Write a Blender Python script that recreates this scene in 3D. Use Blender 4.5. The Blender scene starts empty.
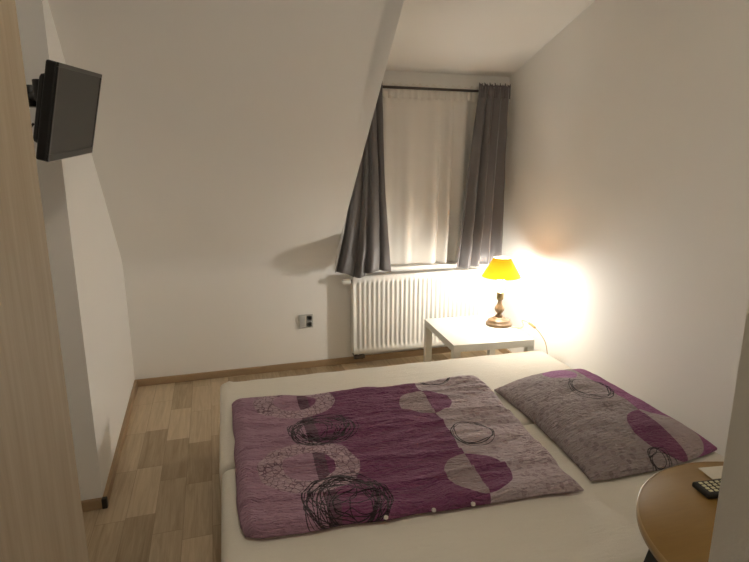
import bpy, bmesh, math, random
from math import pi, sin, cos, radians as R
from mathutils import Vector, Matrix, noise

random.seed(4)
S = bpy.context.scene
COL = S.collection

# ------------------------------------------------------------------ materials
class X:
    """tiny wrapper so that shader maths can be written as an expression"""
    def __init__(s, nt, k): s.nt, s.k = nt, k
    def _m(s, op, a, b=None, c=None):
        n = s.nt.nodes.new('ShaderNodeMath'); n.operation = op
        for i, q in enumerate((a, b, c)):
            if q is None: continue
            if isinstance(q, X): s.nt.links.new(q.k, n.inputs[i])
            else: n.inputs[i].default_value = q
        return X(s.nt, n.outputs[0])
    def __add__(s, o): return s._m('ADD', s, o)
    def __sub__(s, o): return s._m('SUBTRACT', s, o)
    def __mul__(s, o): return s._m('MULTIPLY', s, o)
    def __truediv__(s, o): return s._m('DIVIDE', s, o)
    def lt(s, o): return s._m('LESS_THAN', s, o)
    def gt(s, o): return s._m('GREATER_THAN', s, o)
    def max(s, o): return s._m('MAXIMUM', s, o)
    def min(s, o): return s._m('MINIMUM', s, o)
    def abs(s): return s._m('ABSOLUTE', s)
    def sqrt(s): return s._m('SQRT', s)
    def sin(s): return s._m('SINE', s)
    def floor(s): return s._m('FLOOR', s)
    def atan2(s, o): return s._m('ARCTAN2', s, o)

def new_mat(name):
    m = bpy.data.materials.new(name); m.use_nodes = True
    nt = m.node_tree
    return m, nt, nt.nodes['Principled BSDF']

def setv(nt, sock, v):
    if isinstance(v, X): nt.links.new(v.k, sock)
    elif isinstance(v, bpy.types.NodeSocket): nt.links.new(v, sock)
    elif isinstance(v, (tuple, list)): sock.default_value = (*v, 1) if len(v) == 3 else v
    else: sock.default_value = v

def mixc(nt, fac, a, b):
    n = nt.nodes.new('ShaderNodeMix'); n.data_type = 'RGBA'
    setv(nt, n.inputs[0], fac); setv(nt, n.inputs[6], a); setv(nt, n.inputs[7], b)
    return n.outputs[2]

def coord(nt, kind='Object', scale=(1, 1, 1), rot=(0, 0, 0)):
    t = nt.nodes.new('ShaderNodeTexCoord'); m = nt.nodes.new('ShaderNodeMapping')
    m.inputs['Scale'].default_value = scale; m.inputs['Rotation'].default_value = rot
    nt.links.new(t.outputs[kind], m.inputs[0]); return m.outputs[0]

def noise_n(nt, vec, scale=5, detail=4, rough=.55, dist=0):
    n = nt.nodes.new('ShaderNodeTexNoise')
    n.inputs['Scale'].default_value = scale; n.inputs['Detail'].default_value = detail
    n.inputs['Roughness'].default_value = rough; n.inputs['Distortion'].default_value = dist
    nt.links.new(vec, n.inputs['Vector']); return X(nt, n.outputs['Fac'])

def bump(nt, bs, h, strength=.2, dist=.01):
    b = nt.nodes.new('ShaderNodeBump'); b.inputs['Strength'].default_value = strength
    b.inputs['Distance'].default_value = dist
    setv(nt, b.inputs['Height'], h); nt.links.new(b.outputs[0], bs.inputs['Normal'])

def plain(name, col, rough=.5, metal=0, var=.06, nscale=30, bmp=0, spec=.5, coat=0):
    m, nt, bs = new_mat(name)
    v = coord(nt)
    n = noise_n(nt, v, nscale)
    c = mixc(nt, n, tuple(x * (1 - var) for x in col), tuple(min(1, x * (1 + var)) for x in col))
    setv(nt, bs.inputs['Base Color'], c)
    bs.inputs['Roughness'].default_value = rough; bs.inputs['Metallic'].default_value = metal
    bs.inputs['Specular IOR Level'].default_value = spec
    bs.inputs['Coat Weight'].default_value = coat
    if bmp: bump(nt, bs, n, bmp, .004)
    return m

def wall_mat(name, col, rough=.85, bmp=.12):
    m, nt, bs = new_mat(name)
    v = coord(nt)
    n1 = noise_n(nt, v, 3, 3); n2 = noise_n(nt, v, 160, 3)
    setv(nt, bs.inputs['Base Color'], mixc(nt, n1, tuple(x * .985 for x in col), col))
    bs.inputs['Roughness'].default_value = rough; bs.inputs['Specular IOR Level'].default_value = .25
    bump(nt, bs, n2, bmp, .002)
    return m

M = {}
M['wall'] = wall_mat('painted_plaster', (.885, .875, .85))
M['ceil'] = wall_mat('ceiling_paint', (.88, .865, .83))
M['white_lacquer'] = plain('white_lacquer', (.70, .69, .63), .38, var=.01)
M['radiator'] = plain('radiator_enamel', (.74, .73, .69), .35, var=.01)
M['socket'] = plain('socket_plastic', (.50, .50, .48), .4, var=.02)
M['socket_dark'] = plain('socket_well', (.14, .14, .135), .5)
M['black'] = plain('black_plastic', (.012, .012, .012), .38)
M['bezel'] = plain('bezel_plastic', (.012, .012, .011), .3)
M['silver'] = plain('silver_strip', (.6, .6, .58), .3, 1)
M['steel'] = plain('dark_steel', (.10, .09, .08), .38, .8)
M['brass'] = plain('brass_fitting', (.32, .24, .12), .35, 1)
M['sill'] = plain('sill_white', (.80, .78, .74), .4, var=.01)
M['green'] = plain('dark_green_metal', (.012, .022, .014), .35, .3)
M['key'] = plain('pale_keys', (.62, .58, .38), .5)
M['paper'] = plain('paper', (.62, .58, .50), .8)
M['plug'] = plain('cord_tan', (.45, .30, .10), .45)
M['button'] = plain('pearl_button', (.72, .66, .62), .35)
M['seal'] = plain('baseboard_corner_cap', (.02, .018, .015), .5)

def wood(name, a, b, axis=2, scale=1.0, rough=.5, stretch=14, lines=1.0):
    m, nt, bs = new_mat(name)
    sc = [stretch * scale] * 3; sc[axis] = scale
    v = coord(nt, 'Object', tuple(sc))
    n = noise_n(nt, v, 2.2, 8, .65, .6)
    sc2 = [stretch * 6 * scale] * 3; sc2[axis] = 2 * scale
    n2 = noise_n(nt, coord(nt, 'Object', tuple(sc2)), 2.0, 3)
    f = (n * 1.5 - .25) * .75 + n2 * .25 * lines
    setv(nt, bs.inputs['Base Color'], mixc(nt, f, a, b))
    bs.inputs['Roughness'].default_value = rough
    bump(nt, bs, n2, .08, .002)
    return m
M['wardrobe'] = wood('grey_oak_laminate', (.22, .165, .10), (.41, .33, .23), 2, 1, .55)
M['wardrobe_door'] = wood('grey_oak_door', (.25, .20, .155), (.38, .32, .255), 2, 1, .55)
M['base_x'] = wood('baseboard_wood_x', (.30, .20, .115), (.42, .30, .18), 0, 2, .5)
M['base_y'] = wood('baseboard_wood_y', (.30, .20, .115), (.42, .30, .18), 1, 2, .5)
M['table_wood'] = wood('beech_laminate', (.19, .10, .016), (.28, .16, .035), 0, 2, .40, 5)
M['table_edge'] = plain('table_edge_band', (.34, .22, .085), .3)
M['lamp_wood'] = wood('lamp_turned_wood', (.15, .09, .045), (.27, .18, .10), 2, 6, .35, 4)

def floor_mat():
    m, nt, bs = new_mat('vinyl_plank_floor')
    t = nt.nodes.new('ShaderNodeTexCoord'); s = nt.nodes.new('ShaderNodeSeparateXYZ')
    nt.links.new(t.outputs['Object'], s.inputs[0])
    x, y = X(nt, s.outputs[0]), X(nt, s.outputs[1])
    cx = (x + .467) / .1285 + 40
    col = cx.floor()
    def white(a, b):
        c = nt.nodes.new('ShaderNodeCombineXYZ'); setv(nt, c.inputs[0], a); setv(nt, c.inputs[1], b)
        w = nt.nodes.new('ShaderNodeTexWhiteNoise'); w.noise_dimensions = '2D'
        nt.links.new(c.outputs[0], w.inputs[0]); return X(nt, w.outputs['Value'])
    r = white(col, 3.7)
    sy = (y + r * 1.7 + 5) / .43
    row = sy.floor()
    tone = white(col, row)
    ex = (cx - col - .5).abs(); ey = (sy - row - .5).abs()
    seam = ex.gt(.488).max(ey.gt(.496))
    c = nt.nodes.new('ShaderNodeCombineXYZ')
    setv(nt, c.inputs[0], x * 22); setv(nt, c.inputs[1], y * 1.6 + tone * 37); setv(nt, c.inputs[2], tone * 50)
    g = noise_n(nt, c.outputs[0], 1.6, 8, .62, .8)
    c2 = nt.nodes.new('ShaderNodeCombineXYZ')
    setv(nt, c2.inputs[0], x * 90); setv(nt, c2.inputs[1], y * 3 + tone * 9); setv(nt, c2.inputs[2], tone * 20)
    g2 = noise_n(nt, c2.outputs[0], 2, 3)
    f = tone * .66 + (g - .5) * 1.1 + (g2 - .5) * .4 + .16
    base = mixc(nt, f, (.26, .185, .105), (.63, .51, .355))
    base = mixc(nt, seam * .45, base, (.17, .12, .07))
    setv(nt, bs.inputs['Base Color'], base)
    setv(nt, bs.inputs['Roughness'], g * .25 + .38)
    bump(nt, bs, g2 - seam, .12, .002)
    return m
M['floor'] = floor_mat()

def fabric(name, col, rough=.9, weave=700, bmp=.25, sheen=.2, var=.07, trans=0, wrinkle=0, wr_scale=(3, 22, 3)):
    m, nt, bs = new_mat(name)
    v = coord(nt)
    n = noise_n(nt, v, weave, 2); n2 = noise_n(nt, v, 6, 4)
    setv(nt, bs.inputs['Base Color'], mixc(nt, n2, tuple(x * (1 - var) for x in col), tuple(min(1, x * (1 + var)) for x in col)))
    bs.inputs['Roughness'].default_value = rough; bs.inputs['Sheen Weight'].default_value = sheen
    bs.inputs['Specular IOR Level'].default_value = .3
    h = n * .3
    if wrinkle: h = h + noise_n(nt, coord(nt, 'Object', wr_scale), 2.2, 5, .6, .8) * wrinkle
    bump(nt, bs, h, bmp, .006)
    if trans:
        tr = nt.nodes.new('ShaderNodeBsdfTranslucent'); tr.inputs[0].default_value = (*col, 1)
        mx = nt.nodes.new('ShaderNodeMixShader'); mx.inputs[0].default_value = trans
        nt.links.new(bs.outputs[0], mx.inputs[1]); nt.links.new(tr.outputs[0], mx.inputs[2])
        nt.links.new(mx.outputs[0], nt.nodes['Material Output'].inputs[0])
    return m
M['sheet'] = fabric('cream_jersey_sheet', (.74, .70, .61), .92, 900, .35, .25, .02, 0, 1.6)
M['divan'] = fabric('divan_fabric', (.66, .61, .51), .95, 500, .2)
M['curtain'] = fabric('grey_satin_curtain', (.135, .125, .125), .40, 600, .15, .35, .06)
M['tape'] = fabric('curtain_heading', (.12, .11, .11), .45, 600, .2, .3, .06)

def sheer_mat():
    m, nt, bs = new_mat('sheer_voile')
    v = coord(nt); n = noise_n(nt, v, 400, 2)
    bs.inputs['Base Color'].default_value = (.90, .87, .82, 1); bs.inputs['Roughness'].default_value = .8
    tr = nt.nodes.new('ShaderNodeBsdfTranslucent'); tr.inputs[0].default_value = (.90, .87, .82, 1)
    tp = nt.nodes.new('ShaderNodeBsdfTransparent')
    a = nt.nodes.new('ShaderNodeMixShader'); a.inputs[0].default_value = .28
    b = nt.nodes.new('ShaderNodeMixShader'); b.inputs[0].default_value = .10
    nt.links.new(bs.outputs[0], a.inputs[1]); nt.links.new(tr.outputs[0], a.inputs[2])
    nt.links.new(a.outputs[0], b.inputs[1]); nt.links.new(tp.outputs[0], b.inputs[2])
    nt.links.new(b.outputs[0], nt.nodes['Material Output'].inputs[0])
    bump(nt, bs, n, .05, .002)
    return m
M['sheer'] = sheer_mat()

def glass_mat():
    m, nt, bs = new_mat('window_glass')
    bs.inputs['Base Color'].default_value = (.92, .95, .95, 1); bs.inputs['Roughness'].default_value = .02
    bs.inputs['Transmission Weight'].default_value = 1; bs.inputs['IOR'].default_value = 1.45
    return m
M['glass'] = glass_mat()

def shade_mat():
    m, nt, bs = new_mat('orange_lampshade')
    v = coord(nt); n = noise_n(nt, v, 60, 3)
    g = nt.nodes.new('ShaderNodeNewGeometry')      # orange cloth outside, pale lining inside
    setv(nt, bs.inputs['Base Color'], mixc(nt, g.outputs['Backfacing'], (.90, .40, .02), (.85, .74, .58)))
    bs.inputs['Roughness'].default_value = .7
    tr = nt.nodes.new('ShaderNodeBsdfTranslucent')
    setv(nt, tr.inputs[0], mixc(nt, n, (.92, .275, .007), (.98, .315, .010)))
    mx = nt.nodes.new('ShaderNodeMixShader'); mx.inputs[0].default_value = .095
    nt.links.new(bs.outputs[0], mx.inputs[1]); nt.links.new(tr.outputs[0], mx.inputs[2])
    nt.links.new(mx.outputs[0], nt.nodes['Material Output'].inputs[0])
    return m
M['shade'] = shade_mat()

BULB = 158.0
def bulb_mat():
    m = bpy.data.materials.new('glowing_bulb'); m.use_nodes = True; nt = m.node_tree
    nt.nodes.clear()
    e = nt.nodes.new('ShaderNodeEmission'); e.inputs[0].default_value = (1, .95, .855, 1); e.inputs[1].default_value = BULB
    o = nt.nodes.new('ShaderNodeOutputMaterial'); nt.links.new(e.outputs[0], o.inputs[0]); return m
M['bulb'] = bulb_mat()

def screen_mat():
    m, nt, bs = new_mat('switched_off_screen')
    v = coord(nt); n = noise_n(nt, v, 500, 1)
    setv(nt, bs.inputs['Base Color'], mixc(nt, n, (.016, .015, .010), (.021, .020, .014)))
    bs.inputs['Roughness'].default_value = .42
    return m
M['screen'] = screen_mat()

# ---- patterned bed linen: UV in metres ----------------------------------------
PLUM, MAUVE, PALE, PURPLE, INK = (.205, .062, .140), (.50, .29, .405), (.56, .455, .485), (.38, .13, .30), (.024, .019, .024)
def linen(name, build):
    m, nt, bs = new_mat(name)
    t = nt.nodes.new('ShaderNodeTexCoord'); s = nt.nodes.new('ShaderNodeSeparateXYZ')
    nt.links.new(t.outputs['UV'], s.inputs[0])
    x, y = X(nt, s.outputs[0]), X(nt, s.outputs[1])
    uvv = t.outputs['UV']
    wob = noise_n(nt, uvv, 9, 2)
    def dist(cx, cy, ax=1, ay=1):
        dx = (x - cx) / ax; dy = (y - cy) / ay
        return (dx * dx + dy * dy).sqrt()
    def disc(cx, cy, r, ax=1, ay=1): return dist(cx, cy, ax, ay).lt(r)
    def ring(cx, cy, r, w, ax=1, ay=1): return (dist(cx, cy, ax, ay) - r).abs().lt(w)
    def scribble(cx, cy, r, n, spread, w, seed):
        rnd = random.Random(seed); out = None
        for i in range(n):
            ox, oy = rnd.uniform(-spread, spread), rnd.uniform(-spread, spread)
            dx, dy = x - (cx + ox), y - (cy + oy)
            d = (dx * dx + dy * dy).sqrt(); th = dy.atan2(dx)
            rr = (th * rnd.choice((1, 2, 2, 3)) + rnd.uniform(0, 6.3)).sin() * (spread * rnd.uniform(.3, .8)) + (wob - .5) * (spread * .5) + r * rnd.uniform(.70, 1.0)
            q = (d - rr).abs().lt(w * rnd.uniform(.8, 1.3))
            out = q if out is None else out.max(q)
        return out
    def net(scale):
        n = nt.nodes.new('ShaderNodeTexVoronoi'); n.feature = 'DISTANCE_TO_EDGE'
        n.inputs['Scale'].default_value = scale; nt.links.new(uvv, n.inputs['Vector'])
        return X(nt, n.outputs['Distance']).lt(.06)
    def leaves(scale):
        mp = nt.nodes.new('ShaderNodeMapping'); mp.inputs['Scale'].default_value = (scale, scale * .72, 1); mp.inputs['Rotation'].default_value = (0, 0, .7)
        nt.links.new(uvv, mp.inputs[0])
        n = nt.nodes.new('ShaderNodeTexVoronoi'); n.inputs['Scale'].default_value = 1; n.inputs['Randomness'].default_value = .55
        nt.links.new(mp.outputs[0], n.inputs['Vector'])
        return X(nt, n.outputs['Distance']).lt(.36)
    c = build(nt, x, y, disc, ring, scribble, net, leaves, noise_n(nt, uvv, 3, 3))
    setv(nt, bs.inputs['Base Color'], c)
    bs.inputs['Roughness'].default_value = .9; bs.inputs['Sheen Weight'].default_value = .12
    bs.inputs['Specular IOR Level'].default_value = .25
    # seersucker crinkle
    mp = nt.nodes.new('ShaderNodeMapping'); mp.inputs['Scale'].default_value = (34, 120, 1); nt.links.new(uvv, mp.inputs[0])
    n = noise_n(nt, mp.outputs[0], 1, 2, .5, .4)
    mp2 = nt.nodes.new('ShaderNodeMapping'); mp2.inputs['Scale'].default_value = (3, 12, 1); nt.links.new(uvv, mp2.inputs[0])
    n2 = noise_n(nt, mp2.outputs[0], 1.6, 4, .6, 1.2)
    bump(nt, bs, n * .8 + n2 * 1.4, 1.0, .030)
    return m

DW, DH = 1.33, 1.04
def duvet_pat(nt, x, y, disc, ring, scribble, net, leaves, soft):
    left = x.lt(.245 * DW + 0); right = x.gt(.708 * DW)
    c = mixc(nt, soft, PLUM, tuple(v * 1.25 for v in PLUM))
    band = (x - .262 * DW).abs().lt(.026)
    c = mixc(nt, band * .7, c, (.13, .08, .10))
    c = mixc(nt, left, c, mixc(nt, soft, MAUVE, (.35, .20, .26)))
    light = mixc(nt, leaves(33) * x.gt(.80 * DW) * .6, PALE, (.36, .25, .275))
    c = mixc(nt, right, c, light)
    # two-tone discs
    for cx, cy, r in ((.694 * DW, .262 * DH, .130), (.714 * DW, .866 * DH, .134)):
        d = disc(cx, cy, r)
        c = mixc(nt, d * (x.lt(.708 * DW)), c, (.40, .30, .31))
        c = mixc(nt, d * right, c, tuple(v * 1.12 for v in PLUM))
    # netted rings
    for cx, cy, r, w in ((.228 * DW, .695 * DH, .138, .044), (.235 * DW, .105 * DH, .135, .042)):
        rg = ring(cx, cy, r, w, 1.1, .98)
        c = mixc(nt, rg, c, mixc(nt, net(40) * .75, (.54, .38, .44), (.17, .08, .12)))
    s = scribble(.290 * DW, .415 * DH, .138, 17, .026, .0016, 1).max(scribble(.305 * DW, .93 * DH, .146, 20, .028, .0017, 2))
    s = s.max(scribble(.785 * DW, .59 * DH, .118, 3, .012, .0022, 5) * x.gt(.66 * DW)).max(scribble(.79 * DW, -.02, .115, 3, .012, .0024, 8))
    s = s.max(scribble(.287 * DW, .41 * DH, .09, 3, .045, .0018, 21)).max(scribble(.302 * DW, .925 * DH, .09, 6, .05, .002, 22))
    return mixc(nt, s * .94, c, INK)
PW, PH = .66, .92
def pillow_pat(nt, x, y, disc, ring, scribble, net, leaves, soft):
    strip = (x + (y / PH - .5) * .07).gt(.76 * PW)
    c = mixc(nt, leaves(33) * .6, (.38, .315, .32), (.245, .18, .20))
    c = mixc(nt, disc(.60 * PW, .15 * PH, .095, 1.1, 1), c, (.40, .17, .35))
    c = mixc(nt, strip, c, mixc(nt, soft, PURPLE, (.27, .085, .20)))
    d = disc(.725 * PW, .845 * PH, .158)
    c = mixc(nt, d * strip, c, (.46, .37, .38))
    c = mixc(nt, d * (strip * -1 + 1), c, PLUM)
    s = scribble(.64 * PW, .40 * PH, .130, 4, .014, .0024, 11).max(scribble(.50 * PW, .985 * PH, .052, 5, .016, .0018, 13))
    return mixc(nt, s * .93, c, INK)
M['duvet'] = linen('duvet_print', duvet_pat)
M['pillow'] = linen('pillow_print', pillow_pat)

# ------------------------------------------------------------------ geometry helpers
def link(name, me, mat, parent=None, smooth=False):
    o = bpy.data.objects.new(name, me); COL.objects.link(o)
    if mat: me.materials.append(mat)
    if smooth:
        for p in me.polygons: p.use_smooth = True
    if parent: o.parent = parent
    return o
def from_bm(name, bm, mat, parent=None, smooth=False):
    bmesh.ops.recalc_face_normals(bm, faces=bm.faces)
    me = bpy.data.meshes.new(name); bm.to_mesh(me); bm.free()
    return link(name, me, mat, parent, smooth)
def add_box(bm, a, b, bev=0, seg=2, mat=None):
    r = bmesh.ops.create_cube(bm, size=1)
    c = [(p + q) / 2 for p, q in zip(a, b)]; d = [abs(q - p) for p, q in zip(a, b)]
    T = Matrix.Translation(c) @ Matrix.Diagonal((*d, 1))
    if mat is not None: T = mat @ T
    bmesh.ops.transform(bm, matrix=T, verts=r['verts'])
    if bev:
        es = {e for v in r['verts'] for e in v.link_edges}
        bmesh.ops.bevel(bm, geom=list(es), offset=bev, segments=seg, profile=.5, affect='EDGES')
def box(name, a, b, mat, parent=None, bev=0, seg=2):
    bm = bmesh.new(); add_box(bm, a, b, bev, seg); return from_bm(name, bm, mat, parent)
def add_cyl(bm, p0, p1, r0, r1=None, n=24):
    r1 = r0 if r1 is None else r1
    p0, p1 = Vector(p0), Vector(p1); d = p1 - p0
    T = Matrix.Translation((p0 + p1) / 2) @ d.to_track_quat('Z', 'Y').to_matrix().to_4x4()
    bmesh.ops.create_cone(bm, cap_ends=True, segments=n, radius1=r0, radius2=r1, depth=d.length, matrix=T)
def cyl(name, p0, p1, r0, mat, parent=None, r1=None, n=24, bev=0):
    bm = bmesh.new(); add_cyl(bm, p0, p1, r0, r1, n)
    if bev:
        es = [e for e in bm.edges if len(e.link_faces) == 2 and e.calc_face_angle(0) > 1]
        bmesh.ops.bevel(bm, geom=es, offset=bev, segments=2, profile=.5, affect='EDGES')
    o = from_bm(name, bm, mat, parent)
    for p in o.data.polygons: p.use_smooth = len(p.vertices) == 4
    return o
def lathe(name, prof, mat, parent=None, n=48, center=(0, 0), closed=True):
    bm = bmesh.new(); rings = []
    for r, z in prof:
        rings.append([bm.verts.new((center[0] + r * cos(2 * pi * i / n), center[1] + r * sin(2 * pi * i / n), z)) for i in range(n)] if r > 1e-5 else [bm.verts.new((*center, z))])
    for a, b in zip(rings, rings[1:]):
        for i in range(n):
            j = (i + 1) % n
            if len(a) == 1: bm.faces.new((a[0], b[i], b[j]))
            elif len(b) == 1: bm.faces.new((a[i], a[j], b[0]))
            else: bm.faces.new((a[i], a[j], b[j], b[i]))
    return from_bm(name, bm, mat, parent, True)
def catmull(pts, k=8):
    P = [Vector(p) for p in pts]; P = [P[0] * 2 - P[1]] + P + [P[-1] * 2 - P[-2]]; out = []
    for i in range(1, len(P) - 2):
        a, b, c, d = P[i - 1:i + 3]
        for j in range(k):
            t = j / k
            out.append(.5 * (2 * b + (c - a) * t + (2 * a - 5 * b + 4 * c - d) * t * t + (3 * b - a - 3 * c + d) * t ** 3))
    out.append(P[-2]); return out
def tube(name, pts, r, mat, parent=None, n=10, sm=8):
    P = catmull(pts, sm) if sm else [Vector(p) for p in pts]
    bm = bmesh.new(); rings = []; ref = Vector((.13, .27, .95)).normalized()
    for i, p in enumerate(P):
        t = (P[min(i + 1, len(P) - 1)] - P[max(i - 1, 0)]).normalized()
        a = t.cross(ref)
        if a.length < .05: a = t.cross(Vector((1, 0, 0)))
        a.normalize(); b = t.cross(a)
        rings.append([bm.verts.new(p + a * (r * cos(2 * pi * k / n)) + b * (r * sin(2 * pi * k / n))) for k in range(n)])
    for u, v in zip(rings, rings[1:]):
        for k in range(n): bm.faces.new((u[k], u[(k + 1) % n], v[(k + 1) % n], v[k]))
    bm.faces.new(rings[0]); bm.faces.new(rings[-1])
    return from_bm(name, bm, mat, parent, True)
def prism(name, poly, axis, lo, hi, mat, parent=None):
    """polygon in the two other axes (in xyz order), extruded along axis"""
    bm = bmesh.new()
    def pt(p, h):
        q = list(p); q.insert(axis, h); return bm.verts.new(q)
    A = [pt(p, lo) for p in poly]; Bv = [pt(p, hi) for p in poly]; n = len(poly)
    bm.faces.new(A); bm.faces.new(Bv)
    for i in range(n): bm.faces.new((A[i], A[(i + 1) % n], Bv[(i + 1) % n], Bv[i]))
    return from_bm(name, bm, mat, parent)
def empty(name, loc, rotz=0):
    o = bpy.data.objects.new(name, None); COL.objects.link(o)
    o.location = loc; o.rotation_euler = (0, 0, rotz); o.empty_display_size = .1; return o
def tag(o, label, cat, group=None):
    o['label'] = label; o['category'] = cat
    if group: o['group'] = group
    return o
def struct(o): o['kind'] = 'structure'; return o

# ------------------------------------------------------------------ room
YB, XL, XR, XC = 4.043, -.58, 2.394, .925       # back wall, left wall, right wall, dormer cheek
KZ, SM = .93, .95                                # height of the knee, slope of the roof
CZ = 2.70
DZ0, DM = 2.308, .245
SK = .0875                                        # the right wall runs slightly inward towards the door
def xr(y): return XR - SK * (YB - y)                            # dormer ceiling at the window wall and its slope
floor = struct(box('floor', (-1.4, -1.5, -.06), (XR + .15, YB + .2, 0), M['floor']))

# back wall: knee part, and the dormer wall with its window hole
WX0, WX1, WZ0, WZ1 = 1.16, 2.20, .81, 2.08
bm = bmesh.new()
TH = .17
add_box(bm, (XL - .06, YB, 0), (XC, YB + TH, .78))
add_box(bm, (XC, YB, 0), (XR + .1, YB + TH, WZ0))
add_box(bm, (XC, YB, WZ0), (WX0, YB + TH, 2.5))
add_box(bm, (WX1, YB, WZ0), (XR + .1, YB + TH, 2.5))
add_box(bm, (WX0, YB, WZ1), (WX1, YB + TH, 2.5))
struct(from_bm('wall_back', bm, M['wall']))
# sloping roof wall with a softly rounded knee
ang = math.atan(SM); prof = []
d = .13                                             # fillet reach from the knee
dirs = Vector((-cos(ang), sin(ang)))
p0, p1 = Vector((YB, KZ - d)), Vector((YB, KZ)); p2 = p1 + dirs * d
prof.append((YB, .78))
for i in range(25):
    t = i / 24; q = p0 * (1 - t) ** 2 + p1 * 2 * t * (1 - t) + p2 * t * t; prof.append((q.x, q.y))
top = (YB - (CZ + .05 - KZ) / SM, CZ + .05)
prof.append(top)
outer = [(top[0] + .02, top[1] + .16), (YB + TH, KZ + .18), (YB + TH, .78)]
sl = struct(prism('wall_slope', prof + outer, 0, XL - .06, XC - .006, M['wall']))
# dormer cheek, dormer ceiling, flat ceiling
yk = YB - (CZ - DZ0) / DM
struct(prism('wall_dormer', [(YB + .05, KZ - .05 * SM), (YB + .05, DZ0 + .1), (yk, CZ + .1), (YB - (CZ + .1 - KZ) / SM, CZ + .1)], 0, XC - .09, XC, M['wall']))
struct(prism('ceiling_dormer', [(YB + .1, DZ0 - .1 * DM), (YB + .1, DZ0 + .2), (yk, CZ + .12), (yk, CZ)], 0, XC - .05, XR + .1, M['ceil']))
bm = bmesh.new()
add_box(bm, (-1.4, -1.5, CZ), (XC - .05, top[0] + .06, CZ + .12)); add_box(bm, (XC - .05, -1.5, CZ), (XR + .15, yk, CZ + .12))
struct(from_bm('ceiling', bm, M['ceil']))
struct(prism('wall_left', [(-1.4, 2.54), (XL, 2.54), (XL - .038, YB), (XL - .04, YB + TH), (-1.4, YB + TH)], 2, 0, CZ, M['wall']))
struct(box('wall_alcove', (-1.4, .2, 0), (-1.2, 2.54, CZ), M['wall']))
struct(prism('wall_right', [(xr(.2), .2), (XR + .2, .2), (XR + .2, YB + TH), (xr(YB + TH), YB + TH)], 2, 0, CZ + .1, M['wall']))
# wall with the doorway the photo is taken from
bm = bmesh.new()
add_box(bm, (.40, .2, 0), (xr(.3) + .03, .30, CZ)); add_box(bm, (-1.3, .2, 0), (-.47, .30, CZ)); add_box(bm, (-.47, .2, 2.06), (.40, .30, CZ))
struct(from_bm('wall_front', bm, M['wall']))
bm = bmesh.new()
add_box(bm, (-1.4, -1.6, 0), (XR + .15, -1.5, CZ)); add_box(bm, (-1.4, -1.5, 0), (-1.3, .2, CZ)); add_box(bm, (1.6, -1.5, 0), (1.7, .2, CZ))
struct(from_bm('wall_hall', bm, M['wall']))
# baseboards
BH, BT = .055, .018
def baseboard(name, pts_a, pts_b, m): return struct(box(name, pts_a, pts_b, m, None, .006, 2))
baseboard('baseboard_back', (XL - .038, YB - BT, 0), (XR - BT, YB, BH), M['base_x'])
struct(prism('baseboard_left', [(XL, 2.54), (XL + BT, 2.54), (XL - .038 + BT, YB - BT), (XL - .038, YB - BT)], 2, 0, BH, M['base_y']))
baseboard('baseboard_alcove', (-1.2, 2.54 - BT, 0), (XL, 2.54, BH), M['base_x'])
struct(prism('baseboard_right', [(xr(.3) - BT, .3), (xr(.3) - .001, .3), (xr(YB - BT) - .001, YB - BT), (xr(YB - BT) - BT, YB - BT)], 2, 0, BH, M['base_y']))
struct(box('trim_1', (XL - .004, 2.54 - BT - .002, 0), (XL + BT + .002, 2.54 + .004, BH - .002), M['seal'], None, .004))

# window
w = struct(empty('window_1', (0, 0, 0)))
fb = bmesh.new(); fy0, fy1 = YB + .085, YB + .145
for a, b in (((WX0, fy0, WZ0), (WX0 + .07, fy1, WZ1)), ((WX1 - .07, fy0, WZ0), (WX1, fy1, WZ1)), ((WX0 + .07, fy0, WZ0), (WX1 - .07, fy1, WZ0 + .07)),
             ((WX0 + .07, fy0, WZ1 - .07), (WX1 - .07, fy1, WZ1)), (((WX0 + WX1) / 2 - .05, fy0, WZ0 + .07), ((WX0 + WX1) / 2 + .05, fy1, WZ1 - .07))):
    add_box(fb, a, b, .006)
from_bm('window_frame', fb, M['sill'], w)
mid = (WX0 + WX1) / 2
box('pane', (WX0 + .06, YB + .11, WZ0 + .06), (mid - .045, YB + .118, WZ1 - .06), M['glass'], w)
box('pane', (mid + .045, YB + .11, WZ0 + .06), (WX1 - .06, YB + .118, WZ1 - .06), M['glass'], w)
hd = box('window_handle', (mid - .012, YB + .045, 1.38), (mid + .012, YB + .085, 1.41), M['silver'], w, .004)
box('window_sill', (1.06, 3.935, .782), (2.26, YB + .09, .812), M['sill'], w, .008, 3)

# ------------------------------------------------------------------ curtains
RODY, RODZ = 3.958, 2.176
rod = tag(empty('curtain_rod', (0, 0, 0)), 'dark thin metal curtain rod above the window', 'curtain rod')
cyl('rod', (.962, RODY, RODZ), (2.332, RODY, RODZ), .010, M['steel'], rod)
for xx in (.985, 2.318):
    b = cyl('bracket', (xx, RODY + .002, RODZ - .0), (xx, YB, RODZ - .0), .007, M['steel'], rod, n=12)
    cyl('bracket_plate', (xx, YB - .006, RODZ), (xx, YB, RODZ), .022, M['steel'], b, n=20)
for xx in (.962, 2.328): cyl('end_cap', (xx - .012, RODY, RODZ), (xx + .012, RODY, RODZ), .015, M['steel'], rod, bev=.004)

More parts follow.
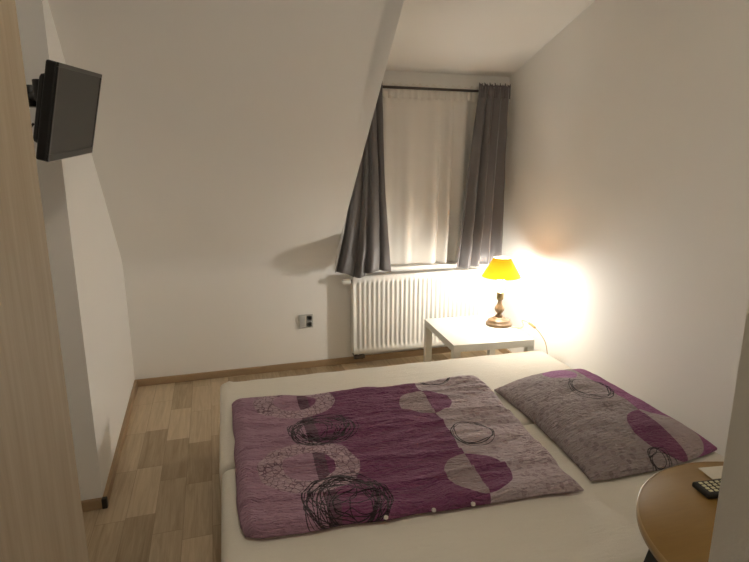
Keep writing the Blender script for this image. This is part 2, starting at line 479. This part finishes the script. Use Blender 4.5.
def curtain_mesh(name, top, bot, zt, zb, folds, amp0, amp1, seed, mat, parent, nu=260, nv=60, yoff=0, bulge=None, thick=.003, hem=None, edge=None, tilt=0):
    rnd = random.Random(seed); ph = [rnd.uniform(0, 6.28) for _ in range(6)]
    bm = bmesh.new(); G = []
    for j in range(nv + 1):
        v = j / nv; row = []
        for i in range(nu + 1):
            u = i / nu
            uu = u + .035 * sin(2 * pi * u * 1.5 + ph[0]) + .018 * sin(2 * pi * u * 3.1 + ph[1]) * (.3 + v)
            a = amp0 + (amp1 - amp0) * min(1, v * 1.4)
            a *= .70 + .45 * sin(2 * pi * u * 1.3 + ph[2] + v * .6)
            w_ = 2 * pi * folds * uu + .5 * sin(v * 2.2 + ph[3])
            y = a * (sin(w_) + .25 * sin(2 * w_ + ph[4]))
            if v < .07: y += .006 * sin(2 * pi * folds * 2.6 * u) * (1 - v / .07)
            x0 = top[0] + (top[1] - top[0]) * u; x1 = bot[0] + (bot[1] - bot[0]) * u
            s = v if bulge is None else bulge(v)
            x = x0 + (x1 - x0) * s + a * .35 * cos(w_)
            y += .004 * noise.noise(Vector((u * 6, v * 9, seed))) * (1 + 2 * v)
            z = zt + (zb - zt) * v
            if hem: z += hem(u) * v
            if edge: x += edge(u, v)
            row.append(bm.verts.new((x, RODY + yoff + y + tilt * min(1, v * 1.05), z)))
        G.append(row)
    for j in range(nv):
        for i in range(nu): bm.faces.new((G[j][i], G[j][i + 1], G[j + 1][i + 1], G[j + 1][i]))
    o = from_bm(name, bm, mat, parent, True)
    so = o.modifiers.new('thickness', 'SOLIDIFY'); so.thickness = thick; so.offset = 0
    return o
def header(name, xa, xb, z0, z1, n, mat, parent, y=RODY, amp=.015):
    bm = bmesh.new(); N = 140; G = []
    for j in range(7):
        v = j / 6; row = []
        for i in range(N + 1):
            u = i / N; a = amp * (1 + .3 * sin(u * 17)) * (.8 + .4 * v)
            row.append(bm.verts.new((xa + (xb - xa) * u, y - .034 + a * sin(2 * pi * n * u) * (1 - .2 * v), z1 + (z0 - z1) * v + (.008 * sin(2 * pi * n * u + .8) + .006 * sin(u * 40)) * (1 - v))))
        G.append(row)
    for j in range(6):
        for i in range(N): bm.faces.new((G[j][i], G[j][i + 1], G[j + 1][i + 1], G[j + 1][i]))
    o = from_bm(name, bm, mat, parent, True)
    so = o.modifiers.new('thickness', 'SOLIDIFY'); so.thickness = .004; so.offset = 0
    return o
# left drape
cl = tag(empty('curtain', (0, 0, 0)), 'grey satin curtain bunched at the left of the window beside the sloping wall', 'curtain', 'grey curtains at the window')
curtain_mesh('drape', (1.02, 1.262), (.855, 1.305), RODZ + .03, .804, 4.0, .013, .054, 3, M['curtain'], cl, yoff=-.034, tilt=-.100,
             bulge=lambda v: .15 * v + .85 * max(0, (v - .45) / .55) ** 1.4, hem=lambda u: .012 * sin(u * 9 + 1) - .028 * math.exp(-((u - .38) / .13) ** 2))
header('heading_tape', 1.01, 1.265, RODZ - .05, RODZ + .045, 11, M['tape'], cl)
# right drape
cr = tag(empty('curtain', (0, 0, 0)), 'grey satin curtain at the right of the window above the lamp', 'curtain', 'grey curtains at the window')
curtain_mesh('drape', (2.065, 2.325), (1.865, 2.240), RODZ + .03, .796, 4.0, .013, .050, 12, M['curtain'], cr, yoff=-.034, tilt=-.092,
             bulge=lambda v: v ** .9, hem=lambda u: .02 * u - .008 * sin(u * 8))
header('heading_tape', 2.060, 2.332, RODZ - .055, RODZ + .050, 12, M['tape'], cr)
# sheer
sh = tag(empty('sheer_curtain', (0, 0, 0)), 'white sheer curtain hanging between the two grey curtains', 'curtain')
curtain_mesh('voile', (1.20, 2.24), (1.22, 2.22), RODZ - .014, .8135, 6.3, .007, .031, 31, M['sheer'], sh, nu=400, yoff=.034, tilt=.010, thick=.001)
header('heading_band', 1.20, 2.24, RODZ - .075, RODZ + .030, 19, M['sheer'], sh, y=RODY + .062, amp=.007)

# ------------------------------------------------------------------ radiator
RX0, RX1, RZ0, RZ1, RY = 1.028, 2.135, .108, .752, 3.925
rad = tag(empty('radiator', (1.57, 3.96, RZ0)), 'white ribbed panel radiator on the wall under the window', 'radiator')
def rp(o):  # parent keeping world placement
    o.location = -Vector(rad.location) if True else o.location; o.parent = rad; return o
bm = bmesh.new(); nx = 27 * 10; pitch = (RX1 - RX0 - .05) / 27
zs = [RZ0, RZ0 + .012, RZ0 + .04, RZ0 + .052, RZ0 + .066, RZ0 + .08] + [RZ0 + .08 + (RZ1 - RZ0 - .15) * k / 6 for k in range(1, 7)] + [RZ1 - .056, RZ1 - .044, RZ1 - .012, RZ1]
G = []
for z in zs:
    row = []
    vz = max(0, min(1, min((z - RZ0 - .04) / .03, (RZ1 - .044 - z) / .022)))
    for i in range(nx + 1):
        x = RX0 + .025 + (RX1 - RX0 - .05) * i / nx
        c = sin(2 * pi * (i / 10)); g = max(-1, min(1, c * 1.6))
        edge = .006 if z in (zs[0], zs[-1]) else 0
        row.append(bm.verts.new((x, RY + edge - .0 + .013 * (.5 + .5 * g) * vz, z)))
    a = bm.verts.new((RX0 + .004, RY + .001 + (.006 if z in (zs[0], zs[-1]) else 0), z)); b = bm.verts.new((RX1 - .004, RY + .001 + (.006 if z in (zs[0], zs[-1]) else 0), z))
    G.append([a] + row + [b])
for r0, r1 in zip(G, G[1:]):
    for i in range(len(r0) - 1): bm.faces.new((r0[i], r0[i + 1], r1[i + 1], r1[i]))
pnl = rp(from_bm('front_panel', bm, M['radiator'], None, True))
rp(box('side_cover', (RX0, RY + .004, RZ0 + .01), (RX0 + .012, 4.0, RZ1), M['radiator'], None, .003))
rp(box('side_cover', (RX1 - .012, RY + .004, RZ0 + .01), (RX1, 4.0, RZ1), M['radiator'], None, .003))
bm = bmesh.new()
add_box(bm, (RX0 + .01, 3.988, RZ0 + .02), (RX1 - .01, 3.998, RZ1 - .01))
for k in range(5): add_box(bm, (RX0 + .012, 3.925 + k * .014, RZ1 - .006), (RX1 - .012, 3.931 + k * .014, RZ1 + .001))
for k in range(38): add_box(bm, (RX0 + .02 + k * (RX1 - RX0 - .05) / 37, 3.922, RZ1 - .012), (RX0 + .028 + k * (RX1 - RX0 - .05) / 37, 3.99, RZ1 - .002))
rp(from_bm('top_grille', bm, M['radiator'], None))
for xx in (RX0 + .2, RX1 - .2): rp(box('wall_bracket', (xx - .02, 3.99, .2), (xx + .02, YB - .002, .68), M['radiator'], None, .003))
v = rp(cyl('thermostat_valve', (RX0 - .075, 3.955, .712), (RX0 - .012, 3.955, .712), .020, M['radiator'], None, r1=.023, bev=.004))
cyl('valve_collar', (RX0 - .013, 3.955, .712), (RX0 + .004, 3.955, .712), .013, M['steel'], v)
bm = bmesh.new()
add_cyl(bm, (RX0 + .03, 3.955, RZ0 + .02), (RX0 + .03, 3.955, RZ0 - .045), .013); add_cyl(bm, (RX0 + .08, 3.955, RZ0 + .02), (RX0 + .08, 3.955, RZ0 - .045), .013)
add_cyl(bm, (RX0 + .012, 3.955, RZ0 - .03), (RX0 + .10, 3.955, RZ0 - .03), .017)
add_cyl(bm, (RX0 + .03, 3.955, RZ0 - .03), (RX0 + .03, YB - .003, RZ0 - .03), .009); add_cyl(bm, (RX0 + .08, 3.955, RZ0 - .03), (RX0 + .08, YB - .003, RZ0 - .03), .009)
rp(from_bm('pipe_valve', bm, M['steel'], None))

# ------------------------------------------------------------------ wall socket
so = tag(empty('wall_socket', (.675, YB, .392)), 'grey double wall socket on the low wall left of the radiator', 'wall socket')
box('back_plate', (-.064, -.008, -.056), (.050, 0, .056), M['socket'], so, .004)
box('cable_cover', (-.062, -.018, -.053), (-.008, -.006, .053), M['socket'], so, .006, 3)
for zz in (-.026, .026):
    s = lathe('socket_insert', [(.0, .0), (.0150, .0), (.0165, .007), (.0205, .008), (.0215, .004), (.0215, -.002)], M['socket_dark'], so, 32)
    s.rotation_euler = (R(90), 0, 0); s.location = (.021, -.008, zz)
    for dx in (-.009, .009): cyl('pin_hole', (dx, 0, -.001), (dx, 0, .0015), .0028, M['black'], s, n=10)

# ------------------------------------------------------------------ bed
def soft_slab(name, poly, z0, z1, rad_, mat, nx=90, ny=60, amp=.004, seed=0, extra=None, uvs=None, nf=4.0):
    """rounded slab over a quadrilateral (far-left, far-right, near-right, near-left)"""
    fl, fr, nr, nl = [Vector((*p, 0)) for p in poly]
    bm = bmesh.new(); G = []
    def P(u, v): return (fl * (1 - u) + fr * u) * (1 - v) + (nl * (1 - u) + nr * u) * v
    L, D = (fr - fl).length, (nl - fl).length
    def param(n, size):
        t = [0, .15, .35, .6, .85, 1.15, 1.5]; k = [rad_ * a / size for a in t]
        inner = [k[-1] + (1 - 2 * k[-1]) * i / (n - 1) for i in range(1, n - 1)]
        return k + inner + [1 - a for a in reversed(k)]
    U, V_ = param(nx, L), param(ny, D)
    for v in V_:
        row = []
        for u in U:
            d1 = min(u, 1 - u) * L; d2 = min(v, 1 - v) * D
            def e(d): t = min(1, d / rad_); return math.sqrt(max(0, 1 - (1 - t) ** 2))
            h = e(d1) * e(d2)
            p = P(u, v)
            z = z1 - rad_ * (1 - h)
            z += amp * noise.fractal(Vector((p.x * nf, p.y * nf * 1.6, seed)), 1, 2, 4) * h
            if extra: z += extra(u, v, p) * h
            row.append(bm.verts.new((p.x, p.y, z)))
        G.append(row)
    for a, b in zip(G, G[1:]):
        for i in range(len(a) - 1): bm.faces.new((a[i], a[i + 1], b[i + 1], b[i]))
    per = G[0] + [r[-1] for r in G[1:]] + list(reversed(G[-1][:-1])) + [r[0] for r in reversed(G[1:-1])]
    low = [bm.verts.new((q.co.x, q.co.y, z0 + min(.02, rad_ * .3))) for q in per]
    cen = Vector((sum(q.co.x for q in per) / len(per), sum(q.co.y for q in per) / len(per), 0))
    bot = [bm.verts.new((q.co.x + (cen.x - q.co.x) * .02, q.co.y + (cen.y - q.co.y) * .03, z0)) for q in per]
    n = len(per)
    for i in range(n):
        j = (i + 1) % n
        bm.faces.new((per[i], per[j], low[j], low[i])); bm.faces.new((low[i], low[j], bot[j], bot[i]))
    bm.faces.new(bot)
    return from_bm(name, bm, mat, None, True)
BED = .39
base = tag(empty('bed_base', (1.0, 2.05, 0)), 'low fabric double bed base under the two cream mattresses', 'bed')
for y0, y1 in ((2.06, 2.93), (1.12, 2.03)):
    f = box('divan', (-.98, y0 - 2.05, .05), (1.04, y1 - 2.05, .20), M['divan'], base, .02, 3)
for xx in (-.93, .98):
    for yy in (-.86, .82): cyl('leg', (xx, yy, 0), (xx, yy, .06), .028, M['steel'], base, n=16)
def corner_fold(u, v, p):
    # pleat of the sheet at the far left corner
    s = (p.x - .02) * .55 + (p.y - 2.98)
    return .012 * math.exp(-((p.x - .035 - (2.98 - p.y) * .30) / .012) ** 2) * math.exp(-max(0, 2.98 - p.y) / .07) * (1 if p.x > 0 else 0) \
        + .0016 * math.exp(-((2.93 - p.y) / .05) ** 2) * sin(p.x * 30 + 4 * sin(p.x * 3))
m1 = tag(soft_slab('mattress', [(-.012, 2.985), (2.085, 2.940), (2.065, 2.050), (-.034, 2.085)], .20, BED, .035, M['sheet'], amp=.0018, seed=2, extra=corner_fold),
         'cream sheeted mattress on the window side of the bed, by the white table', 'mattress', 'cream mattresses of the double bed')
m2 = tag(soft_slab('mattress', [(-.026, 2.079), (2.068, 2.044), (2.06, 1.10), (-.05, 1.14)], .20, BED - .004, .045, M['sheet'], amp=.003, seed=7),
         'cream sheeted mattress on the near half of the bed, by the round table', 'mattress', 'cream mattresses of the double bed')

# duvet -----------------------------------------------------------------------
def cloth_top(name, poly, nu, nv, hfun, zlow, mat, size, edgefun=None, zfloor=None):
    fl, fr, nr, nl = [Vector((*p, 0)) for p in poly]
    bm = bmesh.new(); uvl = bm.loops.layers.uv.new('UVMap'); G = []
    for j in range(nv + 1):
        v = j / nv; row = []
        for i in range(nu + 1):
            u = i / nu
            p = (fl * (1 - u) + fr * u) * (1 - v) + (nl * (1 - u) + nr * u) * v
            if edgefun: p = p + edgefun(u, v)
            z = zlow + hfun(u, v, p)
            row.append((bm.verts.new((p.x, p.y, z)), u, v))
        G.append(row)
    nv2, nu2 = nv // 2, nu // 2
    UVx = [[0] * (nu + 1) for _ in range(nv + 1)]; UVy = [[0] * (nu + 1) for _ in range(nv + 1)]
    for j in range(nv + 1):
        c = [0]
        for i in range(nu): c.append(c[-1] + (G[j][i + 1][0].co - G[j][i][0].co).length)
        k = size[0] / max(size[0] * .5, (G[j][nu][0].co - G[j][0][0].co).length) * .97
        for i in range(nu + 1): UVx[j][i] = .5 + (c[i] - c[nu2]) * k / size[0]
    for i in range(nu + 1):
        c = [0]
        for j in range(nv): c.append(c[-1] + (G[j + 1][i][0].co - G[j][i][0].co).length)
        k = size[1] / max(size[1] * .5, (G[nv][i][0].co - G[0][i][0].co).length) * .97
        for j in range(nv + 1): UVy[j][i] = .5 + (c[j] - c[nv2]) * k / size[1]
    G = [[(G[j][i][0], UVx[j][i], UVy[j][i]) for i in range(nu + 1)] for j in range(nv + 1)]
    def face(q):
        f = bm.faces.new([a[0] for a in q])
        for l, a in zip(f.loops, q): l[uvl].uv = (a[1] * size[0], a[2] * size[1])
    for j in range(nv):
        for i in range(nu): face((G[j][i], G[j][i + 1], G[j + 1][i + 1], G[j + 1][i]))
    # underside
    per = G[0] + [r[-1] for r in G[1:]] + list(reversed(G[-1][:-1])) + [r[0] for r in reversed(G[1:-1])]
    low = [(bm.verts.new((a[0].co.x, a[0].co.y, zlow)), a[1] + (a[1] - .5) * .01, a[2] + (a[2] - .5) * .012) for a in per]
    n = len(per)
    for i in range(n): face((per[i], per[(i + 1) % n], low[(i + 1) % n], low[i]))
    bm.faces.new([a[0] for a in low])
    return from_bm(name, bm, mat, None, True)
def edge_h(d, r): t = min(1, max(0, d / r)); return math.sqrt(1 - (1 - t) ** 2)
def duvet_h(u, v, p):
    a = edge_h(min(u, 1 - u) * DW, .055) * edge_h(min(v, 1 - v) * DH, .045)
    w_ = noise.fractal(Vector((p.x * 3.2, p.y * 9, 4)), 1, 2, 5) * .014 + noise.noise(Vector((p.x * 2.2, p.y * 2.2, 9))) * .014
    cr = 0
    for k, (v0, dv, s) in enumerate(((.12, .05, .006), (.33, .10, .007), (.47, -.06, .009), (.70, .06, .006), (.86, -.03, .008))):
        q = (v - v0 - dv * (u - .5) - .015 * sin(u * 9 + k)) / .014
        cr += 1.6 * s * math.exp(-q * q) * (.4 + .6 * abs(sin(u * 4 + k * 2)))
    puff = .014 * math.exp(-((u - .90) / .10) ** 2 - ((v - .06) / .10) ** 2) + .008 * math.exp(-((u - .03) / .05) ** 2)
    return .006 + a * (.036 + w_ + cr + puff)
def duvet_e(u, v):
    s = Vector((0, 0, 0))
    s.x += .010 * noise.noise(Vector((u * 2, v * 7, 1))) + (.006 * sin(v * pi) if u > .5 else -.0) * (u - .5) * 2
    s.y += .008 * noise.noise(Vector((u * 9, v * 2, 5)))
    # rounded far-right corner, pointed near-right corner
    c = max(0, (u - .9) / .1) * max(0, (.1 - v) / .1); s += Vector((-.03, -.035, 0)) * c
    c = max(0, (u - .92) / .08) * max(0, (v - .92) / .08); s += Vector((.02, -.012, 0)) * c
    c = max(0, (.06 - u) / .06) * max(0, (v - .93) / .07); s += Vector((.02, .02, 0)) * c
    return s
dv = tag(cloth_top('duvet', [(.040, 2.628), (1.405, 2.535), (1.262, 1.492), (.022, 1.572)], 300, 240, duvet_h, BED + .009, M['duvet'], (DW, DH), duvet_e),
         'folded plum and mauve patterned duvet lying on the cream bed', 'duvet')
for (u, v) in ((.395, .985), (.535, .985), (.655, .982)):
    bx, by = .022 + (1.262 - .022) * u, 1.572 + (1.492 - 1.572) * u
    b = cyl('button', (bx, by - .004, BED + .022), (bx, by - .012, BED + .027), .0075, M['button'], None, n=14); b.parent = dv

# pillow
def pillow_h(u, v, p):
    a, b = 1 - abs(2 * u - 1) ** 2.6, 1 - abs(2 * v - 1) ** 3.0
    h = max(0, a * b) ** .55
    w_ = noise.fractal(Vector((p.x * 5, p.y * 9, 14)), 1, 2, 5) * .008 + noise.noise(Vector((p.x * 4, p.y * 3, 2))) * .014 + .008 * math.exp(-((u - .80 - .04 * sin(v * 7)) / .03) ** 2)
    return .008 + h * (.085 + w_) + .018 * math.exp(-((u - .98) / .07) ** 2) * (b ** .5 if b > 0 else 0)
def pillow_e(u, v):
    s = Vector((0, 0, 0))
    s.x += (u - .5) * -.05 * sin(v * pi) ; s.y += (v - .5) * -.06 * sin(u * pi)
    s += Vector((noise.noise(Vector((u * 4, v * 6, 3))), noise.noise(Vector((u * 5, v * 3, 8))), 0)) * .008
    return s
pl = tag(cloth_top('pillow', [(1.42, 2.395), (2.06, 2.50), (2.03, 1.56), (1.352, 1.522)], 180, 240, pillow_h, BED + .009, M['pillow'], (PW, PH), pillow_e),
         'pale mauve leaf patterned pillow with a purple end against the right wall', 'pillow')

# ------------------------------------------------------------------ side table and lamp
TX, TY, TRZ = 1.782, 3.300, R(-4.7)
st = tag(empty('side_table', (TX, TY, 0), TRZ), 'small square white lacquered side table standing between bed and radiator', 'side table')
tw, td = .290, .318
box('table_top', (-tw, -td, .40), (tw, td, .45), M['white_lacquer'], st, .002)
for sx in (-1, 1):
    for sy in (-1, 1):
        box('leg', (sx * tw, sy * td, 0), (sx * (tw - .05), sy * (td - .05), .40), M['white_lacquer'], st, .002)
LX, LY, TZ = 1.990, 3.340, .4502
lp = tag(empty('table_lamp', (LX, LY, TZ)), 'lit table lamp with orange shade and turned wooden foot on the white side table', 'lamp')
lathe('foot', [(0, 0), (.094, 0), (.096, .006), (.095, .016), (.088, .021), (.084, .022), (.083, .034), (.076, .040), (.055, .044), (.050, .048), (.040, .056), (0, .058)], M['lamp_wood'], lp)
lathe('stem', [(0, .054), (.024, .055), (.030, .060), (.028, .066), (.019, .072), (.017, .079), (.026, .090), (.034, .102), (.036, .113), (.033, .124), (.024, .136), (.017, .150), (.0145, .166), (.016, .172), (.022, .175), (.021, .180), (0, .181)], M['lamp_wood'], lp)
lathe('bulb_holder', [(0, .178), (.023, .179), (.025, .184), (.025, .222), (.021, .230), (0, .231)], M['brass'], lp)
lathe('bulb', [(0, .226), (.014, .230), (.016, .240), (.022, .254), (.0285, .272), (.030, .288), (.027, .304), (.019, .318), (.009, .326), (0, .328)], M['bulb'], lp)
SHB, SHT = .334, .462
shd = lathe('lampshade', [(.139, SHB), (.138, SHB + .002), (.061, SHT - .002), (.060, SHT)], M['shade'], lp, 64)
bm = bmesh.new()
for k in range(3):
    a = k * 2 * pi / 3 + .4; add_cyl(bm, (0, 0, SHT - .045), (.0605 * cos(a), .0605 * sin(a), SHT - .004), .0016, n=8)
add_cyl(bm, (0, 0, SHT - .055), (0, 0, SHT - .035), .012, n=16)
for k in range(2):
    sgn = 1 if k else -1
    pts = [(.016 * sgn, .228), (.050 * sgn, .27), (.050 * sgn, .33), (.012 * sgn, SHT - .046)]
    for q, r in zip(pts, pts[1:]): add_cyl(bm, (q[0], 0, q[1]), (r[0], 0, r[1]), .0013, n=6)
from_bm('shade_carrier', bm, M['brass'], shd)
for part in list(lp.children) + list(shd.children):          # a tall slim lamp
    for vtx in part.data.vertices: vtx.co.z *= 1.09
def L(x, y, z): return (x - LX, y - LY, z - TZ)
tube('cord', [L(2.03, 3.29, .455), L(2.045, 3.235, .4535), L(2.09, 3.20, .456), L(2.125, 3.225, .470), L(2.135, 3.26, .492), L(2.15, 3.20, .490), L(2.165, 3.14, .470), L(2.185, 3.09, .43), L(2.205, 3.05, .36), L(2.22, 3.03, .2), L(2.25, 3.06, .012), L(2.33, 3.2, .008)], .0028, M['plug'], lp, 8)
sw = tube('cord_switch', [L(2.152, 3.195, .489), L(2.158, 3.168, .481), L(2.166, 3.138, .469)], .0095, M['plug'], lp, 12, 4)

# ------------------------------------------------------------------ television on its wall arm
near_m, far_m = Vector((-.442, 1.9, 1.7575)), Vector((-.403, 2.375, 1.7975))
ax = (far_m - near_m).normalized(); up = Vector((.07, 0, .285)); up = (up - ax * up.dot(ax)).normalized(); nrm = ax.cross(up).normalized()
if nrm.x < 0: nrm = -nrm
ctr = (near_m + far_m) / 2
tvm = Matrix((( -ax.x, up.x, nrm.x, ctr.x), (-ax.y, up.y, nrm.y, ctr.y), (-ax.z, up.z, nrm.z, ctr.z), (0, 0, 0, 1)))
tvm = Matrix(((-ax.x, up.x, nrm.x, ctr.x), (-ax.y, up.y, nrm.y, ctr.y), (-ax.z, up.z, nrm.z, ctr.z), (0, 0, 0, 1)))
if tvm.to_3x3().determinant() < 0:
    for i in range(3): tvm[i][0] *= -1
tv = tag(empty('television', (0, 0, 0)), 'small black flat television tilted down, on a bracket high on the left wall', 'television')
tv.matrix_world = tvm
hw, hh = .242, .150
bm = bmesh.new(); add_box(bm, (-hw, -hh, -.034), (hw, hh, -.002), .006, 2)
add_box(bm, (-hw * .80, -hh * .72, -.066), (hw * .80, hh * .72, -.03), .014, 2)
from_bm('casing', bm, M['black'], tv)
bm = bmesh.new(); bw = .013
add_box(bm, (-hw, hh - bw, -.004), (hw, hh, .003), .0015); add_box(bm, (-hw, -hh, -.004), (hw, -hh + .022, .003), .0015)
add_box(bm, (-hw, -hh + .022, -.004), (-hw + bw, hh - bw, .003), .0015); add_box(bm, (hw - bw, -hh + .022, -.004), (hw, hh - bw, .003), .0015)
bz = from_bm('bezel', bm, M['bezel'], tv)
box('screen', (-hw + bw - .001, -hh + .021, -.003), (hw - bw + .001, hh - bw + .001, .0005), M['screen'], tv)
box('trim_strip', (-hw - .001, -hh - .001, -.006), (hw + .001, -hh + .001, .0035), M['silver'], tv)
mt = tag(empty('television_bracket', (0, 0, 0)), 'black swivel arm bracket holding the television on the left wall', 'bracket')
box('wall_plate', (-.80, 2.515, 1.76), (-.712, 2.54, 1.96), M['black'], mt, .004)
bk = tvm @ Vector((0, .05, -.100)); kn = Vector((-.600, 2.30, 1.845))
pl_ = from_bm('mounting_plate', (lambda b: (add_box(b, (-.05, -.07, -.084), (.05, .15, -.068), .004, 2, tvm), b)[1])(bmesh.new()), M['black'], mt)
tube('arm', [(-.755, 2.515, 1.85), (-.69, 2.41, 1.85), tuple(kn)], .020, M['black'], mt, 12, 4)
tube('arm', [tuple(kn), tuple((kn + bk) / 2), tuple(bk)], .014, M['black'], mt, 12, 4)
cyl('swivel_joint', (kn.x, kn.y, 1.81), (kn.x, kn.y, 1.885), .024, M['black'], mt, bev=.003)
cyl('swivel_joint', (bk.x - .02, bk.y, bk.z - .035), (bk.x - .02, bk.y, bk.z + .035), .020, M['black'], mt, bev=.003)
tube('cable', [(-.555, 2.12, 1.74), (-.60, 2.16, 1.70), (-.65, 2.34, 1.69), (-.735, 2.512, 1.77)], .004, M['black'], mt, 8)

# ------------------------------------------------------------------ wardrobe
wd = tag(empty('wardrobe', (0, 0, 0)), 'tall grey wood-grain wardrobe at the left edge, in front of the television', 'wardrobe')
wx0, wx1, wy0, wy1, wz = -1.17, -.337, .62, 1.275, 2.35
bm = bmesh.new(); add_box(bm, (wx0, wy0, .06), (wx0 + .022, wy1 - .022, wz), .002); from_bm('side_panel', bm, M['wardrobe'], wd)
box('side_panel', (wx1 - .022, wy0, 0), (wx1, wy1, wz), M['wardrobe'], wd, .002)
bm = bmesh.new()
add_box(bm, (wx0 + .022, wy0, .06), (wx1 - .022, wy1 - .03, .08)); add_box(bm, (wx0 + .022, wy0, wz - .022), (wx1 - .022, wy1 - .03, wz)); add_box(bm, (wx0 + .022, wy0, .08), (wx1 - .022, wy0 + .01, wz - .022))
add_box(bm, (wx0 + .022, wy0 + .02, 0), (wx1 - .022, wy1 - .06, .06))
from_bm('carcass', bm, M['wardrobe'], wd)
mx = (wx0 + wx1 - .022) / 2
for a, b, hx in ((wx0 + .002, mx - .002, mx - .05), (mx + .002, wx1 - .025, mx + .05)):
    dr = box('door', (a, wy1 - .022, .07), (b, wy1 - .002, wz - .003), M['wardrobe_door'], wd, .002)
    hn = bmesh.new(); add_cyl(hn, (hx, wy1 + .022, .98), (hx, wy1 + .022, 1.12), .005, n=12)
    for z in (.99, 1.11): add_cyl(hn, (hx, wy1 - .003, z), (hx, wy1 + .022, z), .004, n=10)
    from_bm('handle', hn, M['silver'], dr)

# ------------------------------------------------------------------ round table with its things
RTX, RTY, RTZ = 1.280, .722, .740
rt = tag(empty('round_table', (RTX, RTY, 0)), 'small round wooden table with dark legs beside the doorway wall', 'table')
RR = .365
lathe('table_top', [(0, RTZ - .024), (RR - .004, RTZ - .024), (RR - .0015, RTZ - .020), (RR - .0015, RTZ - .004), (RR - .004, RTZ), (0, RTZ)], M['table_wood'], rt, 96)
lathe('edge_band', [(RR - .003, RTZ - .0245), (RR, RTZ - .023), (RR + .0005, RTZ - .012), (RR, RTZ - .001), (RR - .003, RTZ + .0004)], M['table_edge'], rt, 96)
for k in range(4):
    a = R(158) + k * pi / 2; ca, sa = cos(a), sin(a); ta = (-sa, ca)
    bm = bmesh.new(); V = []
    for (r, z, hw_) in ((.332 if k == 0 else .24, RTZ - .026, .028), (.50 if k == 0 else .345, 0, .022)):
        for s, t in ((-1, -1), (1, -1), (1, 1), (-1, 1)):
            V.append(bm.verts.new((r * ca + s * hw_ * ta[0] + t * .011 * ca, r * sa + s * hw_ * ta[1] + t * .011 * sa, z)))
    for f in ((0, 1, 2, 3), (4, 5, 6, 7), (0, 1, 5, 4), (1, 2, 6, 5), (2, 3, 7, 6), (3, 0, 4, 7)): bm.faces.new([V[i] for i in f])
    bmesh.ops.recalc_face_normals(bm, faces=bm.faces)
    bmesh.ops.bevel(bm, geom=list(bm.edges), offset=.003, segments=2, profile=.5, affect='EDGES')
    from_bm('leg', bm, M['green'], rt)
bm = bmesh.new()
add_box(bm, (-.21, -.02, RTZ - .05), (.21, .02, RTZ - .0242), .003); add_box(bm, (-.02, -.21, RTZ - .05), (.02, .21, RTZ - .0242), .003)
from_bm('under_frame', bm, M['green'], rt)

rc = tag(empty('remote_control', (1.302, .946, RTZ + .0008), R(-8)), 'black remote control with pale keys lying on the round table', 'remote control')
box('body', (-.095, -.031, 0), (.095, .031, .016), M['black'], rc, .005, 3)
for i in range(10):
    for j in range(4):
        if i == 6: continue
        x, y = -.078 + i * .0165, -.0175 + j * .0117
        box('key', (x - .0052, y - .0040, .0152), (x + .0052, y + .0040, .0180), M['key'], rc, .0012)
ppm = tag(box('paper_card', (-.06, -.028, 0), (.06, .028, .002), M['paper'], None), 'white paper card lying behind the remote on the round table', 'paper')
ppm.location = (1.365, 1.022 - .0 + .0, RTZ + .0008); ppm.rotation_euler = (0, 0, R(-9))
ppm.location = (1.362, 1.016, RTZ + .0008)

# ------------------------------------------------------------------ added fill light, an unseen globe in the hall behind the doorway
hl = tag(empty('hall_fill_lamp', (1.30, -.06, CZ)), 'added fill light globe, unseen on the hall ceiling behind the doorway', 'lamp')
lathe('fill_mount', [(0, 0), (.06, 0), (.06, -.03), (0, -.03)], M['sill'], hl, 32)
HALL_FILL = 4.0
hm = bpy.data.materials.new('hall_fill_globe'); hm.use_nodes = True; hm.node_tree.nodes.clear()
e = hm.node_tree.nodes.new('ShaderNodeEmission'); e.inputs[0].default_value = (1, .90, .76, 1); e.inputs[1].default_value = HALL_FILL
hm.node_tree.links.new(e.outputs[0], hm.node_tree.nodes.new('ShaderNodeOutputMaterial').inputs[0])
lathe('globe', [(0, -.03)] + [(.11 * sin(t), -.135 + .11 * cos(t)) for t in [pi * (k + 2) / 18 for k in range(16)]] + [(0, -.245)], hm, hl, 32)

# fill dome added over the near end of the bed, unseen, lifts the light level
rl = tag(empty('ceiling_fill_lamp', (.35, 1.15, CZ)), 'added fill light dome, unseen on the bedroom ceiling above the bed', 'lamp')
lathe('fill_mount', [(0, 0), (.12, 0), (.12, -.025), (0, -.025)], M['sill'], rl, 40)
rm = hm.copy(); rm.name = 'room_fill_glow'; ROOM_FILL = 7.2
for n in rm.node_tree.nodes:
    if n.type == 'EMISSION': n.inputs[0].default_value = (1, .91, .76, 1); n.inputs[1].default_value = ROOM_FILL
lathe('fill_dome', [(.165, -.026)] + [(.17 * cos(t), -.026 - .07 * sin(t)) for t in [pi / 2 * k / 12 for k in range(1, 12)]] + [(0, -.096)], rm, rl, 48)

# ------------------------------------------------------------------ night outside, camera
W = bpy.data.worlds.new('night'); S.world = W; W.use_nodes = True
W.node_tree.nodes['Background'].inputs[0].default_value = (.02, .03, .06, 1)
W.node_tree.nodes['Background'].inputs[1].default_value = .15
cam = bpy.data.cameras.new('camera'); co = bpy.data.objects.new('camera', cam); COL.objects.link(co)
cam.sensor_width = 36; cam.lens = 530 / 749 * 36; cam.clip_start = .02
co.location = (0, 0, 1.6); co.rotation_euler = (R(90 - 12.24), 0, R(-17.067))
S.camera = co
S.view_settings.view_transform = 'Standard'; S.view_settings.look = 'None'; S.view_settings.gamma = 1
S.view_settings.use_curve_mapping = False; S.view_settings.exposure = 1.6
try:
    S.cycles.diffuse_bounces = 8; S.cycles.max_bounces = 14; S.cycles.caustics_reflective = False
except Exception: pass
